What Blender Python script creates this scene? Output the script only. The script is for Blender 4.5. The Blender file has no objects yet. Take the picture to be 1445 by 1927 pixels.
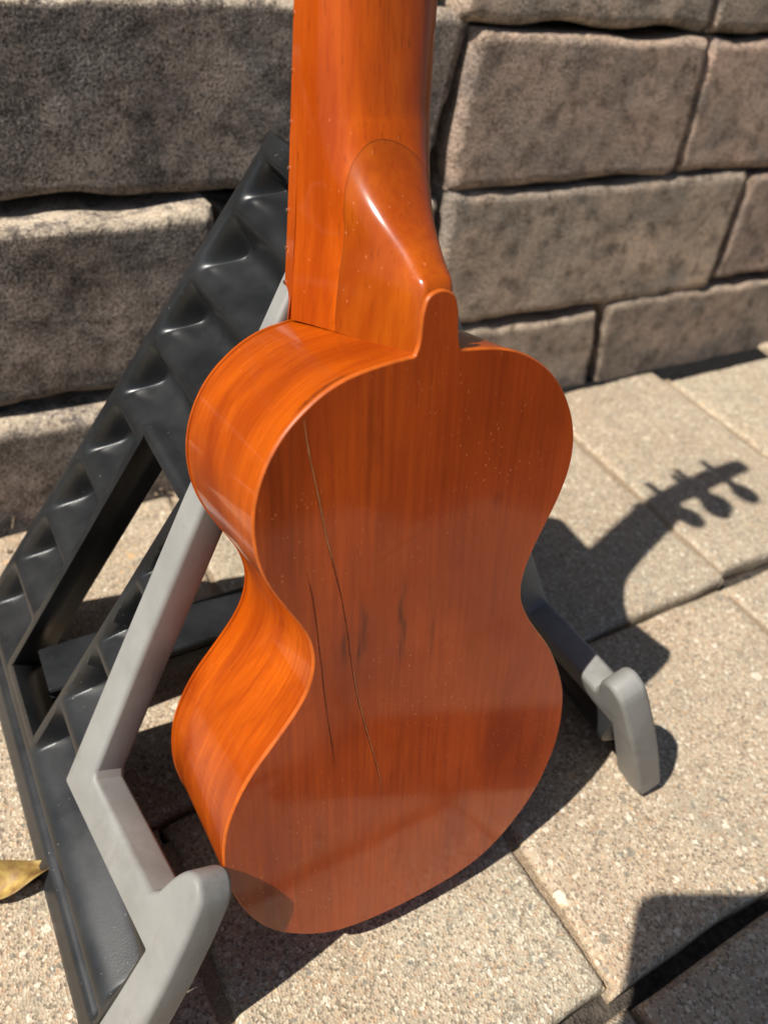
import bpy, bmesh, math, random
import numpy as np
from mathutils import Matrix, Vector
from mathutils import noise as mnoise
random.seed(7)
R = math.radians
scene = bpy.context.scene
col = scene.collection

# ------------------------------------------------------------------ camera, sky, sun, exposure
CAM_Z = 0.3618
CX = Vector((0.98769, 0.10468, 0.11625))      # camera right, down and forward in the world
CD = Vector((0.15643, -0.66089, -0.73400))
CF = Vector((0.0, 0.74314, -0.66913))
cam_data = bpy.data.cameras.new("camera")
cam = bpy.data.objects.new("camera", cam_data); col.objects.link(cam)
cam.matrix_world = Matrix(((CX.x, -CD.x, -CF.x, 0), (CX.y, -CD.y, -CF.y, 0), (CX.z, -CD.z, -CF.z, CAM_Z), (0, 0, 0, 1)))
cam_data.sensor_fit = 'VERTICAL'; cam_data.sensor_height = 36.0; cam_data.sensor_width = 27.0
cam_data.lens = 36.0 * 1447 / 1927
cam_data.clip_start = 0.004; cam_data.clip_end = 300
cam_data.dof.use_dof = True; cam_data.dof.focus_distance = 0.275; cam_data.dof.aperture_fstop = 10.0
scene.camera = cam

SUN = Vector((-0.4827, -0.3393, 0.8074)).normalized()   # towards the sun
world = bpy.data.worlds.new("World"); scene.world = world; world.use_nodes = True
wn = world.node_tree
sky = wn.nodes.new('ShaderNodeTexSky'); sky.sky_type = 'NISHITA'; sky.sun_disc = False
sky.sun_elevation = math.asin(SUN.z); sky.sun_rotation = math.atan2(SUN.x, SUN.y) % (2 * math.pi)
wn.links.new(sky.outputs[0], wn.nodes['Background'].inputs[0])
wn.nodes['Background'].inputs[1].default_value = 0.050
sl = bpy.data.lights.new("sun", 'SUN'); sl.energy = 5.0; sl.angle = R(0.53); sl.color = (1.0, 0.95, 0.87)
so = bpy.data.objects.new("sun", sl); col.objects.link(so)
so.rotation_euler = (-SUN).to_track_quat('-Z', 'Y').to_euler(); so.location = SUN * 5
scene.view_settings.view_transform = 'Standard'; scene.view_settings.look = 'None'
scene.view_settings.exposure = 0.45; scene.view_settings.gamma = 1.0
scene.render.engine = 'CYCLES'
scene.cycles.max_bounces = 8

# ------------------------------------------------------------------ helpers
def tag(o, label=None, cat=None, group=None, kind=None):
    if label: o['label'] = label
    if cat: o['category'] = cat
    if group: o['group'] = group
    if kind: o['kind'] = kind
    return o
def empty(name, M=None):
    o = bpy.data.objects.new(name, None); col.objects.link(o); o.empty_display_size = 0.02
    if M is not None: o.matrix_world = M
    return o
def obj(name, verts, faces, mat, parent=None, smooth=False, sharp=None):
    me = bpy.data.meshes.new(name)
    me.from_pydata([tuple(map(float, v)) for v in verts], [], [tuple(map(int, f)) for f in faces])
    me.update(); me.validate()
    return link(name, me, mat, parent, smooth, sharp)
def link(name, me, mat, parent=None, smooth=False, sharp=None):
    me.materials.append(mat)
    if smooth:
        me.polygons.foreach_set('use_smooth', [True] * len(me.polygons))
        if sharp is not None:
            try: me.set_sharp_from_angle(angle=R(sharp))
            except Exception: pass
    o = bpy.data.objects.new(name, me); col.objects.link(o)
    if parent is not None: o.parent = parent
    return o
def bmobj(name, bm, mat, parent=None, smooth=False, sharp=None):
    bmesh.ops.recalc_face_normals(bm, faces=bm.faces)
    me = bpy.data.meshes.new(name); bm.to_mesh(me); bm.free()
    return link(name, me, mat, parent, smooth, sharp)
def box_bm(bm, lo, hi, M=None):
    v = [bm.verts.new((x, y, z)) for x in (lo[0], hi[0]) for y in (lo[1], hi[1]) for z in (lo[2], hi[2])]
    for f in ((0, 1, 3, 2), (4, 6, 7, 5), (0, 4, 5, 1), (2, 3, 7, 6), (0, 2, 6, 4), (1, 5, 7, 3)):
        bm.faces.new([v[i] for i in f])
    if M is not None: bmesh.ops.transform(bm, matrix=M, verts=v)
    return v
def tube(pts, rad, n=10, caps=True):
    """verts, faces of a tube along pts; rad number or list"""
    pts = [Vector(p) for p in pts]; V = []; F = []
    for i, p in enumerate(pts):
        t = (pts[min(i + 1, len(pts) - 1)] - pts[max(i - 1, 0)]).normalized()
        a = t.cross(Vector((0.31, 0.22, 0.93))).normalized(); b = t.cross(a)
        r = rad[i] if isinstance(rad, (list, tuple)) else rad
        for k in range(n):
            w = 2 * math.pi * k / n; V.append(p + a * math.cos(w) * r + b * math.sin(w) * r)
    for i in range(len(pts) - 1):
        for k in range(n):
            F.append((i * n + k, i * n + (k + 1) % n, (i + 1) * n + (k + 1) % n, (i + 1) * n + k))
    if caps:
        F.append(tuple(range(n))[::-1]); F.append(tuple(range((len(pts) - 1) * n, len(pts) * n)))
    return V, F
def catmull(P, n=6, closed=False):
    P = [np.array(p, float) for p in P]; out = []
    N = len(P); rng = range(N if closed else N - 1)
    for i in rng:
        if closed: a, b, c, d = P[(i - 1) % N], P[i], P[(i + 1) % N], P[(i + 2) % N]
        else: a, b, c, d = P[max(i - 1, 0)], P[i], P[i + 1], P[min(i + 2, N - 1)]
        for k in range(n):
            t = k / n
            out.append(0.5 * ((2 * b) + (c - a) * t + (2 * a - 5 * b + 4 * c - d) * t * t + (3 * b - a - 3 * c + d) * t ** 3))
    if not closed: out.append(P[-1])
    return np.array(out)

# ------------------------------------------------------------------ material helpers
class NT:
    def __init__(self, name):
        self.m = bpy.data.materials.new(name); self.m.use_nodes = True
        self.t = self.m.node_tree; self.b = self.t.nodes['Principled BSDF']
    def n(self, typ, **kw):
        nd = self.t.nodes.new(typ)
        for k, v in kw.items():
            if k.startswith('_'): setattr(nd, k[1:], v)
        return nd
    def l(self, a, b): self.t.links.new(a, b)
    def coord(self, scale=(1, 1, 1), loc=(0, 0, 0), rot=(0, 0, 0), src='Object'):
        tc = self.n('ShaderNodeTexCoord'); mp = self.n('ShaderNodeMapping')
        mp.inputs['Scale'].default_value = scale; mp.inputs['Location'].default_value = loc; mp.inputs['Rotation'].default_value = rot
        self.l(tc.outputs[src], mp.inputs['Vector']); return mp.outputs[0]
    def noise(self, vec, scale=1, detail=4, rough=0.55, dist=0.0):
        nd = self.n('ShaderNodeTexNoise'); nd.inputs['Scale'].default_value = scale
        nd.inputs['Detail'].default_value = detail; nd.inputs['Roughness'].default_value = rough
        nd.inputs['Distortion'].default_value = dist; self.l(vec, nd.inputs['Vector']); return nd.outputs['Fac']
    def voro(self, vec, scale=1, rnd=1.0, feature='F1'):
        nd = self.n('ShaderNodeTexVoronoi'); nd.feature = feature; nd.inputs['Scale'].default_value = scale
        nd.inputs['Randomness'].default_value = rnd; self.l(vec, nd.inputs['Vector']); return nd
    def ramp(self, fac, stops, interp='LINEAR'):
        nd = self.n('ShaderNodeValToRGB'); cr = nd.color_ramp; cr.interpolation = interp
        while len(cr.elements) < len(stops): cr.elements.new(0.5)
        for e, (p, c) in zip(cr.elements, stops):
            e.position = p; e.color = (c, c, c, 1) if isinstance(c, (int, float)) else (*c, 1)
        self.l(fac, nd.inputs[0]); return nd.outputs[0]
    def mix(self, fac, a, b, mode='MIX'):
        nd = self.n('ShaderNodeMix'); nd.data_type = 'RGBA'; nd.blend_type = mode
        for s, v in ((nd.inputs[0], fac), (nd.inputs[6], a), (nd.inputs[7], b)):
            if isinstance(v, (int, float)): s.default_value = v
            elif isinstance(v, tuple): s.default_value = (*v, 1) if len(v) == 3 else v
            else: self.l(v, s)
        return nd.outputs[2]
    def math(self, op, a, b=None, c=None, clamp=False):
        nd = self.n('ShaderNodeMath'); nd.operation = op; nd.use_clamp = clamp
        for s, v in zip(nd.inputs, (a, b, c)):
            if v is None: continue
            if isinstance(v, (int, float)): s.default_value = v
            else: self.l(v, s)
        return nd.outputs[0]
    def bump(self, h, strength=0.3, dist=0.001, normal=None):
        nd = self.n('ShaderNodeBump'); nd.inputs['Strength'].default_value = strength; nd.inputs['Distance'].default_value = dist
        self.l(h, nd.inputs['Height'])
        if normal is not None: self.l(normal, nd.inputs['Normal'])
        return nd.outputs[0]
    def set(self, **kw):
        for k, v in kw.items():
            s = self.b.inputs[k.replace('_', ' ')]
            if isinstance(v, (int, float)): s.default_value = v
            elif isinstance(v, tuple): s.default_value = (*v, 1) if len(v) == 3 else v
            else: self.l(v, s)
    def dust(self, coord, scale, size, keep):
        """random little specks: 1 inside a speck"""
        v = self.voro(coord, scale)
        a = self.math('LESS_THAN', v.outputs['Distance'], size)
        sep = self.n('ShaderNodeSeparateColor'); self.l(v.outputs['Color'], sep.inputs[0])
        k = self.math('LESS_THAN', sep.outputs[0], keep)
        return self.math('MULTIPLY', a, k)

def wood(name, light, dark, grain, big, stains=(), dust=1.0, rough=0.38, coat=0.62, haze=0.0):
    m = NT(name); c = m.coord()
    g = m.noise(m.coord(grain), 1, 7, 0.62, 0.25)
    b = m.noise(m.coord(big), 1, 3, 0.5)
    p = m.noise(m.coord(tuple(x * 3.2 for x in grain)), 1, 3, 0.5)
    cl = m.mix(m.ramp(g, [(0.22, 0.0), (0.66, 1.0)]), dark, light)
    cl = m.mix(m.ramp(b, [(0.30, 0.40), (0.46, 0.12), (0.62, 0.0)]), cl, tuple(x * 0.5 for x in dark))
    cl = m.mix(m.ramp(p, [(0.60, 0.0), (0.76, 0.32)]), cl, tuple(x * 0.35 for x in dark))
    b2 = m.noise(m.coord(tuple(x * 0.45 for x in big), loc=(3.1, 1.7, 0.4)), 1, 4, 0.6, 0.8)
    cl = m.mix(m.ramp(b2, [(0.38, 0.0), (0.64, 0.7)]), cl, (dark[0] * 0.62, dark[1] * 0.45, dark[2] * 0.4))
    sh = m.noise(m.coord(tuple(max(x * 2.6, 130) for x in grain)), 1, 2, 0.5)
    cl = m.mix(m.ramp(sh, [(0.63, 0.0), (0.72, 0.35)]), cl, tuple(x * 0.3 for x in dark))
    if stains:
        sp = m.n('ShaderNodeSeparateXYZ'); m.l(c, sp.inputs[0]); tot = None
        wob = m.math('MULTIPLY', m.math('SUBTRACT', m.noise(m.coord((60, 60, 60)), 1, 3), 0.5), 0.005)
        for (u0, v0, su, sv, k) in stains:
            du = m.math('DIVIDE', m.math('SUBTRACT', m.math('ADD', sp.outputs[0], wob), u0), su)
            dv = m.math('DIVIDE', m.math('SUBTRACT', sp.outputs[1], v0), sv)
            s = m.math('ADD', m.math('MULTIPLY', du, du), m.math('MULTIPLY', dv, dv))
            e = m.math('MULTIPLY', m.math('POWER', 2.718, m.math('MULTIPLY', s, -1.0)), k)
            tot = e if tot is None else m.math('MAXIMUM', tot, e)
        tot = m.math('MULTIPLY', tot, m.ramp(g, [(0.35, 1.0), (0.62, 0.45)]))
        cl = m.mix(tot, cl, (0.030, 0.008, 0.003))
    d = None
    if dust:
        d1 = m.dust(m.coord((1, 1, 1)), 380, 0.085, 0.80 * dust)
        warp = m.coord((1.0, 0.45, 0.7), rot=(0.3, 0.5, 0.6))
        d2 = m.dust(warp, 520, 0.10, 0.55 * dust)
        d = m.math('MAXIMUM', d1, d2)
        dn = m.ramp(m.noise(m.coord((14, 14, 14)), 1, 2), [(0.42, 0.0), (0.60, 1.0)])
        d = m.math('MULTIPLY', d, dn)
        cl = m.mix(m.math('MULTIPLY', d, 0.6), cl, (0.70, 0.30, 0.14))
    h = m.noise(m.coord((9, 7, 9)), 1, 2)
    bn = m.bump(h, 0.10, 0.004)
    bn = m.bump(g, 0.05, 0.0003, bn)
    m.set(Base_Color=cl, Roughness=rough, Coat_Weight=coat, Normal=bn, Specular_IOR_Level=0.12)
    sm = m.ramp(m.noise(m.coord((30, 22, 30)), 1, 4), [(0.35, 0.06 + haze * 0.7), (0.7, 0.15 + haze * 0.7)])
    m.set(Coat_Roughness=sm, Coat_IOR=1.42)
    m.l(m.bump(h, 0.12, 0.004), m.b.inputs['Coat Normal'])
    return m.m

UO = Vector((0.036, 0.1361, 0.0187))
UX = Vector((0.8183, 0.57258, -0.05034)); UY = Vector((-0.11493, 0.24881, 0.96171)); UZ = Vector((0.56319, -0.78118, 0.26941))
def px_on_back(x, y, w=0.00012):
    d = CX * ((x - 722.5) / 1447) + CD * ((y - 963.5) / 1447) + CF
    o = Vector((0, 0, CAM_Z)); q = UO + UZ * w
    s = (q - o).dot(UZ) / d.dot(UZ); X = o + d * s - UO
    return np.array((X.dot(UX), X.dot(UY)))
STAINS = []
for (x, y, su, sv, k) in ((683, 1195, 0.0013, 0.010, 0.95), (676, 1230, 0.0009, 0.006, 0.8), (757, 1165, 0.0010, 0.014, 0.85), (752, 1215, 0.0008, 0.008, 0.7), (649, 1215, 0.0012, 0.006, 0.6), (812, 1195, 0.0022, 0.012, 0.4),
                          (703, 830, 0.0030, 0.014, 0.35), (710, 980, 0.0012, 0.02, 0.3), (938, 940, 0.0022, 0.0026, 0.3), (600, 1580, 0.003, 0.016, 0.25), (560, 1640, 0.003, 0.012, 0.25), (520, 900, 0.010, 0.03, 0.30), (540, 1050, 0.009, 0.03, 0.28)):
    u, v = px_on_back(x, y); STAINS.append((float(u), float(v), su * 0.95, sv * 1.15, min(0.85, k)))
M_back = wood('varnished_mahogany_back', (0.46, 0.070, 0.006), (0.29, 0.036, 0.003), (520, 18, 60), (36, 11, 20), STAINS, 1.0, 0.40, 0.85)
M_side = wood('varnished_mahogany_sides', (0.52, 0.097, 0.002), (0.34, 0.047, 0.001), (26, 26, 620), (26, 26, 70), (), 0.25)
M_neck = wood('varnished_neck_wood', (0.54, 0.096, 0.002), (0.37, 0.050, 0.001), (380, 16, 380), (45, 14, 45), (), 0.35)
M_heel = wood('varnished_heel_wood', (0.51, 0.108, 0.003), (0.37, 0.062, 0.0015), (420, 26, 420), (40, 24, 40), (), 0.35, 0.38, 0.75, 0.12)
def plain(name, c, rough=0.5, spec=0.5, metal=0.0):
    m = NT(name)
    nz = m.noise(m.coord((1, 1, 1)), 180, 5)
    m.set(Base_Color=m.mix(m.ramp(nz, [(0.3, 0.0), (0.7, 1.0)]), tuple(x * 0.72 for x in c), tuple(min(1, x * 1.15) for x in c)),
          Roughness=rough, Specular_IOR_Level=spec, Metallic=metal)
    return m.m
M_edge = plain('worn_bare_edge_wood', (0.46, 0.090, 0.005), 0.4)
M_dark = plain('dark_crack', (0.026, 0.009, 0.005), 0.8, 0.1)
M_glue = plain('brown_glue_line', (0.17, 0.045, 0.006), 0.6, 0.2)
M_pale = plain('pale_split_wood', (0.52, 0.26, 0.11), 0.7, 0.2)
M_spruce = plain('pale_top_wood', (0.40, 0.16, 0.05), 0.35)
M_fret = plain('nickel_fret', (0.6, 0.58, 0.52), 0.3, 0.5, 1.0)
M_ebony = plain('dark_peg', (0.02, 0.016, 0.014), 0.4)
M_nylon = plain('nylon_string', (0.6, 0.58, 0.55), 0.3)
M_bone = plain('bone_nut', (0.7, 0.64, 0.5), 0.4)

def black_plastic():
    m = NT('black_dusty_plastic'); c = m.coord()
    nz = m.noise(c, 28, 5, 0.6); fine = m.noise(c, 1500, 2)
    base = m.mix(m.ramp(nz, [(0.35, 0.0), (0.75, 1.0)]), (0.008, 0.0086, 0.0095), (0.024, 0.0255, 0.027))
    d = m.math('MAXIMUM', m.dust(c, 230, 0.075, 0.35), m.dust(m.coord((1.7, 0.8, 1)), 420, 0.1, 0.3))
    d = m.math('MULTIPLY', d, m.ramp(m.noise(c, 19, 3), [(0.4, 0.0), (0.65, 1.0)]))
    base = m.mix(m.math('MULTIPLY', d, 0.5), base, (0.34, 0.32, 0.28))
    m.set(Base_Color=base, Roughness=m.ramp(nz, [(0.3, 0.27), (0.7, 0.40)]), Specular_IOR_Level=0.5, Normal=m.bump(fine, 0.10, 0.0003))
    return m.m
def grey_rubber():
    m = NT('grey_rubber'); c = m.coord()
    nz = m.noise(c, 45, 5, 0.6); fine = m.noise(c, 900, 3)
    base = m.mix(m.ramp(nz, [(0.32, 0.0), (0.7, 1.0)]), (0.205, 0.202, 0.190), (0.258, 0.255, 0.242))
    sm = m.noise(m.coord((30, 30, 9)), 1, 5, 0.7, 0.6)
    base = m.mix(m.ramp(sm, [(0.54, 0.0), (0.72, 0.55)]), base, (0.135, 0.125, 0.108))
    d = m.math('MAXIMUM', m.dust(c, 260, 0.08, 0.25), m.dust(m.coord((1, 0.3, 1), rot=(0.4, 0.2, 0.9)), 300, 0.09, 0.2))
    base = m.mix(m.math('MULTIPLY', d, 0.35), base, (0.10, 0.085, 0.07))
    m.set(Base_Color=base, Roughness=0.52, Specular_IOR_Level=0.35, Normal=m.bump(fine, 0.12, 0.0003))
    return m.m
M_black = black_plastic(); M_grey = grey_rubber()

def paver_mat():
    m = NT('tumbled_concrete_paver'); c = m.coord(src='Object')
    oi = m.n('ShaderNodeObjectInfo')
    off = m.n('ShaderNodeVectorMath'); off.operation = 'ADD'
    cmb = m.n('ShaderNodeCombineXYZ')
    m.l(m.math('MULTIPLY', oi.outputs['Random'], 7.3), cmb.inputs[0]); m.l(m.math('MULTIPLY', oi.outputs['Random'], 3.1), cmb.inputs[2])
    m.l(c, off.inputs[0]); m.l(cmb.outputs[0], off.inputs[1]); v = off.outputs[0]
    big = m.noise(v, 14, 3); mid = m.noise(v, 90, 4, 0.6); fine = m.noise(v, 520, 3, 0.6); grit = m.voro(v, 900)
    col_ = m.mix(m.ramp(big, [(0.33, 0.0), (0.67, 1.0)]), (0.385, 0.315, 0.232), (0.450, 0.388, 0.300))
    col_ = m.mix(m.ramp(mid, [(0.34, 0.55), (0.52, 0.0)]), col_, (0.25, 0.21, 0.165))
    col_ = m.mix(m.ramp(fine, [(0.42, 0.0), (0.66, 0.6)]), col_, (0.50, 0.42, 0.30))
    sg = m.n('ShaderNodeSeparateColor'); m.l(grit.outputs['Color'], sg.inputs[0])
    col_ = m.mix(m.math('MULTIPLY', m.math('GREATER_THAN', sg.outputs[1], 0.80), 0.65), col_, (0.13, 0.11, 0.088))
    col_ = m.mix(m.math('MULTIPLY', m.math('LESS_THAN', sg.outputs[2], 0.16), 0.6), col_, (0.66, 0.60, 0.48))
    gz = m.noise(v, 28, 5, 0.7)
    col_ = m.mix(m.ramp(gz, [(0.54, 0.0), (0.70, 0.55)]), col_, (0.27, 0.25, 0.20))
    col_ = m.mix(m.math('MULTIPLY', m.math('LESS_THAN', sg.outputs[1], 0.10), 0.5), col_, (0.42, 0.24, 0.13))
    # shell and pebble aggregate, uneven sizes
    wv = m.n('ShaderNodeVectorMath'); wv.operation = 'ADD'
    nn = m.n('ShaderNodeTexNoise'); nn.inputs['Scale'].default_value = 260; m.l(v, nn.inputs['Vector'])
    ws = m.n('ShaderNodeVectorMath'); ws.operation = 'SCALE'; ws.inputs['Scale'].default_value = 0.0035
    m.l(nn.outputs['Color'], ws.inputs[0]); m.l(v, wv.inputs[0]); m.l(ws.outputs[0], wv.inputs[1])
    agg = None
    for sc, sz, keep in ((62, 0.19, 0.20), (125, 0.25, 0.28), (230, 0.32, 0.36), (420, 0.40, 0.40)):
        vo = m.voro(wv.outputs[0], sc); sp = m.n('ShaderNodeSeparateColor'); m.l(vo.outputs['Color'], sp.inputs[0])
        lim = m.math('MULTIPLY', sp.outputs[1], sz * 1.25)
        a = m.math('MULTIPLY', m.math('LESS_THAN', vo.outputs['Distance'], lim), m.math('LESS_THAN', sp.outputs[0], keep))
        tone = m.ramp(sp.outputs[2], [(0.0, (0.20, 0.195, 0.175)), (0.30, (0.27, 0.245, 0.19)), (0.42, (0.55, 0.49, 0.36)), (0.82, (0.74, 0.70, 0.60)), (1.0, (0.56, 0.38, 0.20))])
        col_ = m.mix(m.math('MULTIPLY', a, 0.8), col_, tone)
        agg = a if agg is None else m.math('MAXIMUM', agg, a)
    rv = m.ramp(oi.outputs['Random'], [(0.0, (0.94, 0.93, 0.92)), (0.35, (1.02, 0.97, 0.92)), (0.7, (0.98, 0.99, 0.97)), (1.0, (0.90, 0.89, 0.86))])
    col_ = m.mix(1.0, col_, rv, 'MULTIPLY')
    pk = m.noise(v, 7, 3, 0.5, 0.5)
    col_ = m.mix(m.ramp(pk, [(0.45, 0.0), (0.65, 0.35)]), col_, m.mix(1.0, col_, (1.04, 0.91, 0.81), 'MULTIPLY'))
    h = m.math('ADD', m.math('MULTIPLY', fine, 0.7), m.math('ADD', m.math('MULTIPLY', mid, 0.8), m.math('MULTIPLY', grit.outputs['Distance'], 0.5)))
    n = m.bump(h, 0.7, 0.0014)
    m.set(Base_Color=col_, Roughness=0.92, Specular_IOR_Level=0.2, Normal=n)
    return m.m
M_paver = paver_mat()

def stone_mat():
    m = NT('weathered_wall_stone'); c = m.coord(src='Object')
    oi = m.n('ShaderNodeObjectInfo')
    off = m.n('ShaderNodeVectorMath'); off.operation = 'ADD'; cmb = m.n('ShaderNodeCombineXYZ')
    m.l(m.math('MULTIPLY', oi.outputs['Random'], 9.1), cmb.inputs[0]); m.l(m.math('MULTIPLY', oi.outputs['Random'], 4.7), cmb.inputs[1])
    m.l(c, off.inputs[0]); m.l(cmb.outputs[0], off.inputs[1]); v = off.outputs[0]
    big = m.noise(v, 9, 4, 0.6, 0.4); mid = m.noise(v, 60, 5, 0.65); fine = m.noise(v, 430, 4, 0.65); blot = m.noise(v, 23, 4, 0.6, 0.6)
    tan = m.mix(m.ramp(big, [(0.36, 0.0), (0.64, 1.0)]), (0.44, 0.385, 0.335), (0.55, 0.44, 0.365))
    c1 = m.mix(m.ramp(blot, [(0.44, 0.0), (0.62, 0.75)]), tan, (0.235, 0.228, 0.218))
    c1 = m.mix(m.ramp(mid, [(0.36, 0.7), (0.50, 0.0)]), c1, (0.085, 0.072, 0.060))
    bl2 = m.noise(v, 34, 5, 0.7, 0.3)
    c1 = m.mix(m.ramp(bl2, [(0.56, 0.0), (0.70, 0.75)]), c1, (0.085, 0.080, 0.076))
    c1 = m.mix(m.ramp(mid, [(0.60, 0.0), (0.74, 0.4)]), c1, (0.36, 0.32, 0.27))
    c1 = m.mix(m.ramp(fine, [(0.36, 0.5), (0.5, 0.0), (0.62, 0.0), (0.75, 0.35)]), c1, (0.16, 0.13, 0.105))
    # ochre and black algae staining per block (object colour alpha = dirtiness)
    dirt = m.math('MULTIPLY', oi.outputs['Alpha'], m.ramp(m.noise(v, 16, 5, 0.7, 0.5), [(0.38, 1.0), (0.62, 0.25)]))
    sunlit_wear = m.n('ShaderNodeAttribute'); sunlit_wear.attribute_name = 'sunlit_wear'  # pale block tops: worn edges plus sunlight put into the colour
    wr = m.math('MULTIPLY', sunlit_wear.outputs['Fac'], m.ramp(m.noise(v, 85, 6, 0.8), [(0.40, 0.0), (0.53, 1.0)]))
    wr = m.math('MULTIPLY', wr, m.math('MULTIPLY', oi.outputs['Alpha'], 1.75, None, True))
    dirt = m.math('MULTIPLY', dirt, m.math('SUBTRACT', 1.0, wr))
    c1 = m.mix(dirt, c1, (0.060, 0.050, 0.042))
    gr = m.noise(v, 620, 3, 0.7)
    c1 = m.mix(m.ramp(gr, [(0.36, 0.85), (0.47, 0.0)]), c1, (0.035, 0.029, 0.025))
    c1 = m.mix(m.ramp(gr, [(0.54, 0.0), (0.66, 0.8)]), c1, (0.46, 0.40, 0.34))
    c1 = m.mix(m.math('MULTIPLY', wr, 0.85), c1, m.mix(m.ramp(gr, [(0.35, 0.0), (0.6, 1.0)]), (0.36, 0.27, 0.17), (0.74, 0.64, 0.49)))
    c1 = m.mix(1.0, c1, oi.outputs['Color'], 'MULTIPLY')
    pits = m.noise(v, 900, 2, 0.6)
    h = m.math('ADD', m.math('MULTIPLY', mid, 0.45), m.math('ADD', m.math('MULTIPLY', fine, 0.9), m.math('MULTIPLY', gr, 0.7)))
    bn = m.bump(h, 1.0, 0.0030)
    m.l(m.math('SUBTRACT', 1.0, m.math('MULTIPLY', wr, 0.65)), bn.node.inputs['Strength'])
    m.set(Base_Color=c1, Roughness=0.93, Specular_IOR_Level=0.15, Normal=bn)
    return m.m
M_stone = stone_mat()
def earth(name, a, b, scale=220):
    m = NT(name); c = m.coord()
    nz = m.noise(c, scale, 5, 0.7); g = m.voro(c, scale * 3)
    cl = m.mix(m.ramp(nz, [(0.35, 0.0), (0.65, 1.0)]), a, b)
    m.set(Base_Color=cl, Roughness=0.95, Specular_IOR_Level=0.1, Normal=m.bump(m.math('ADD', nz, m.math('MULTIPLY', g.outputs['Distance'], 0.6)), 0.8, 0.002))
    return m.m
M_sand = earth('joint_sand', (0.30, 0.215, 0.135), (0.46, 0.36, 0.25), 500)
M_bed = earth('dark_bedding', (0.035, 0.030, 0.026), (0.11, 0.092, 0.075))
M_soil_shadow = earth('soil_and_base_shadow', (0.006, 0.006, 0.0065), (0.020, 0.019, 0.019))  # backfill soil, near-black so the strip passes for wall-base shadow
def far_lawn():
    m = NT('mown_lawn'); c = m.coord()
    nz = m.noise(c, 90, 6, 0.7); big = m.noise(c, 1.3, 4)
    cl = m.mix(m.ramp(nz, [(0.35, 0.0), (0.65, 1.0)]), (0.018, 0.026, 0.008), (0.075, 0.092, 0.028))
    cl = m.mix(m.ramp(big, [(0.4, 0.0), (0.7, 0.5)]), cl, (0.085, 0.075, 0.035))
    m.set(Base_Color=cl, Roughness=0.9, Specular_IOR_Level=0.1, Normal=m.bump(nz, 0.9, 0.01))
    return m.m
M_far = far_lawn()

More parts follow.
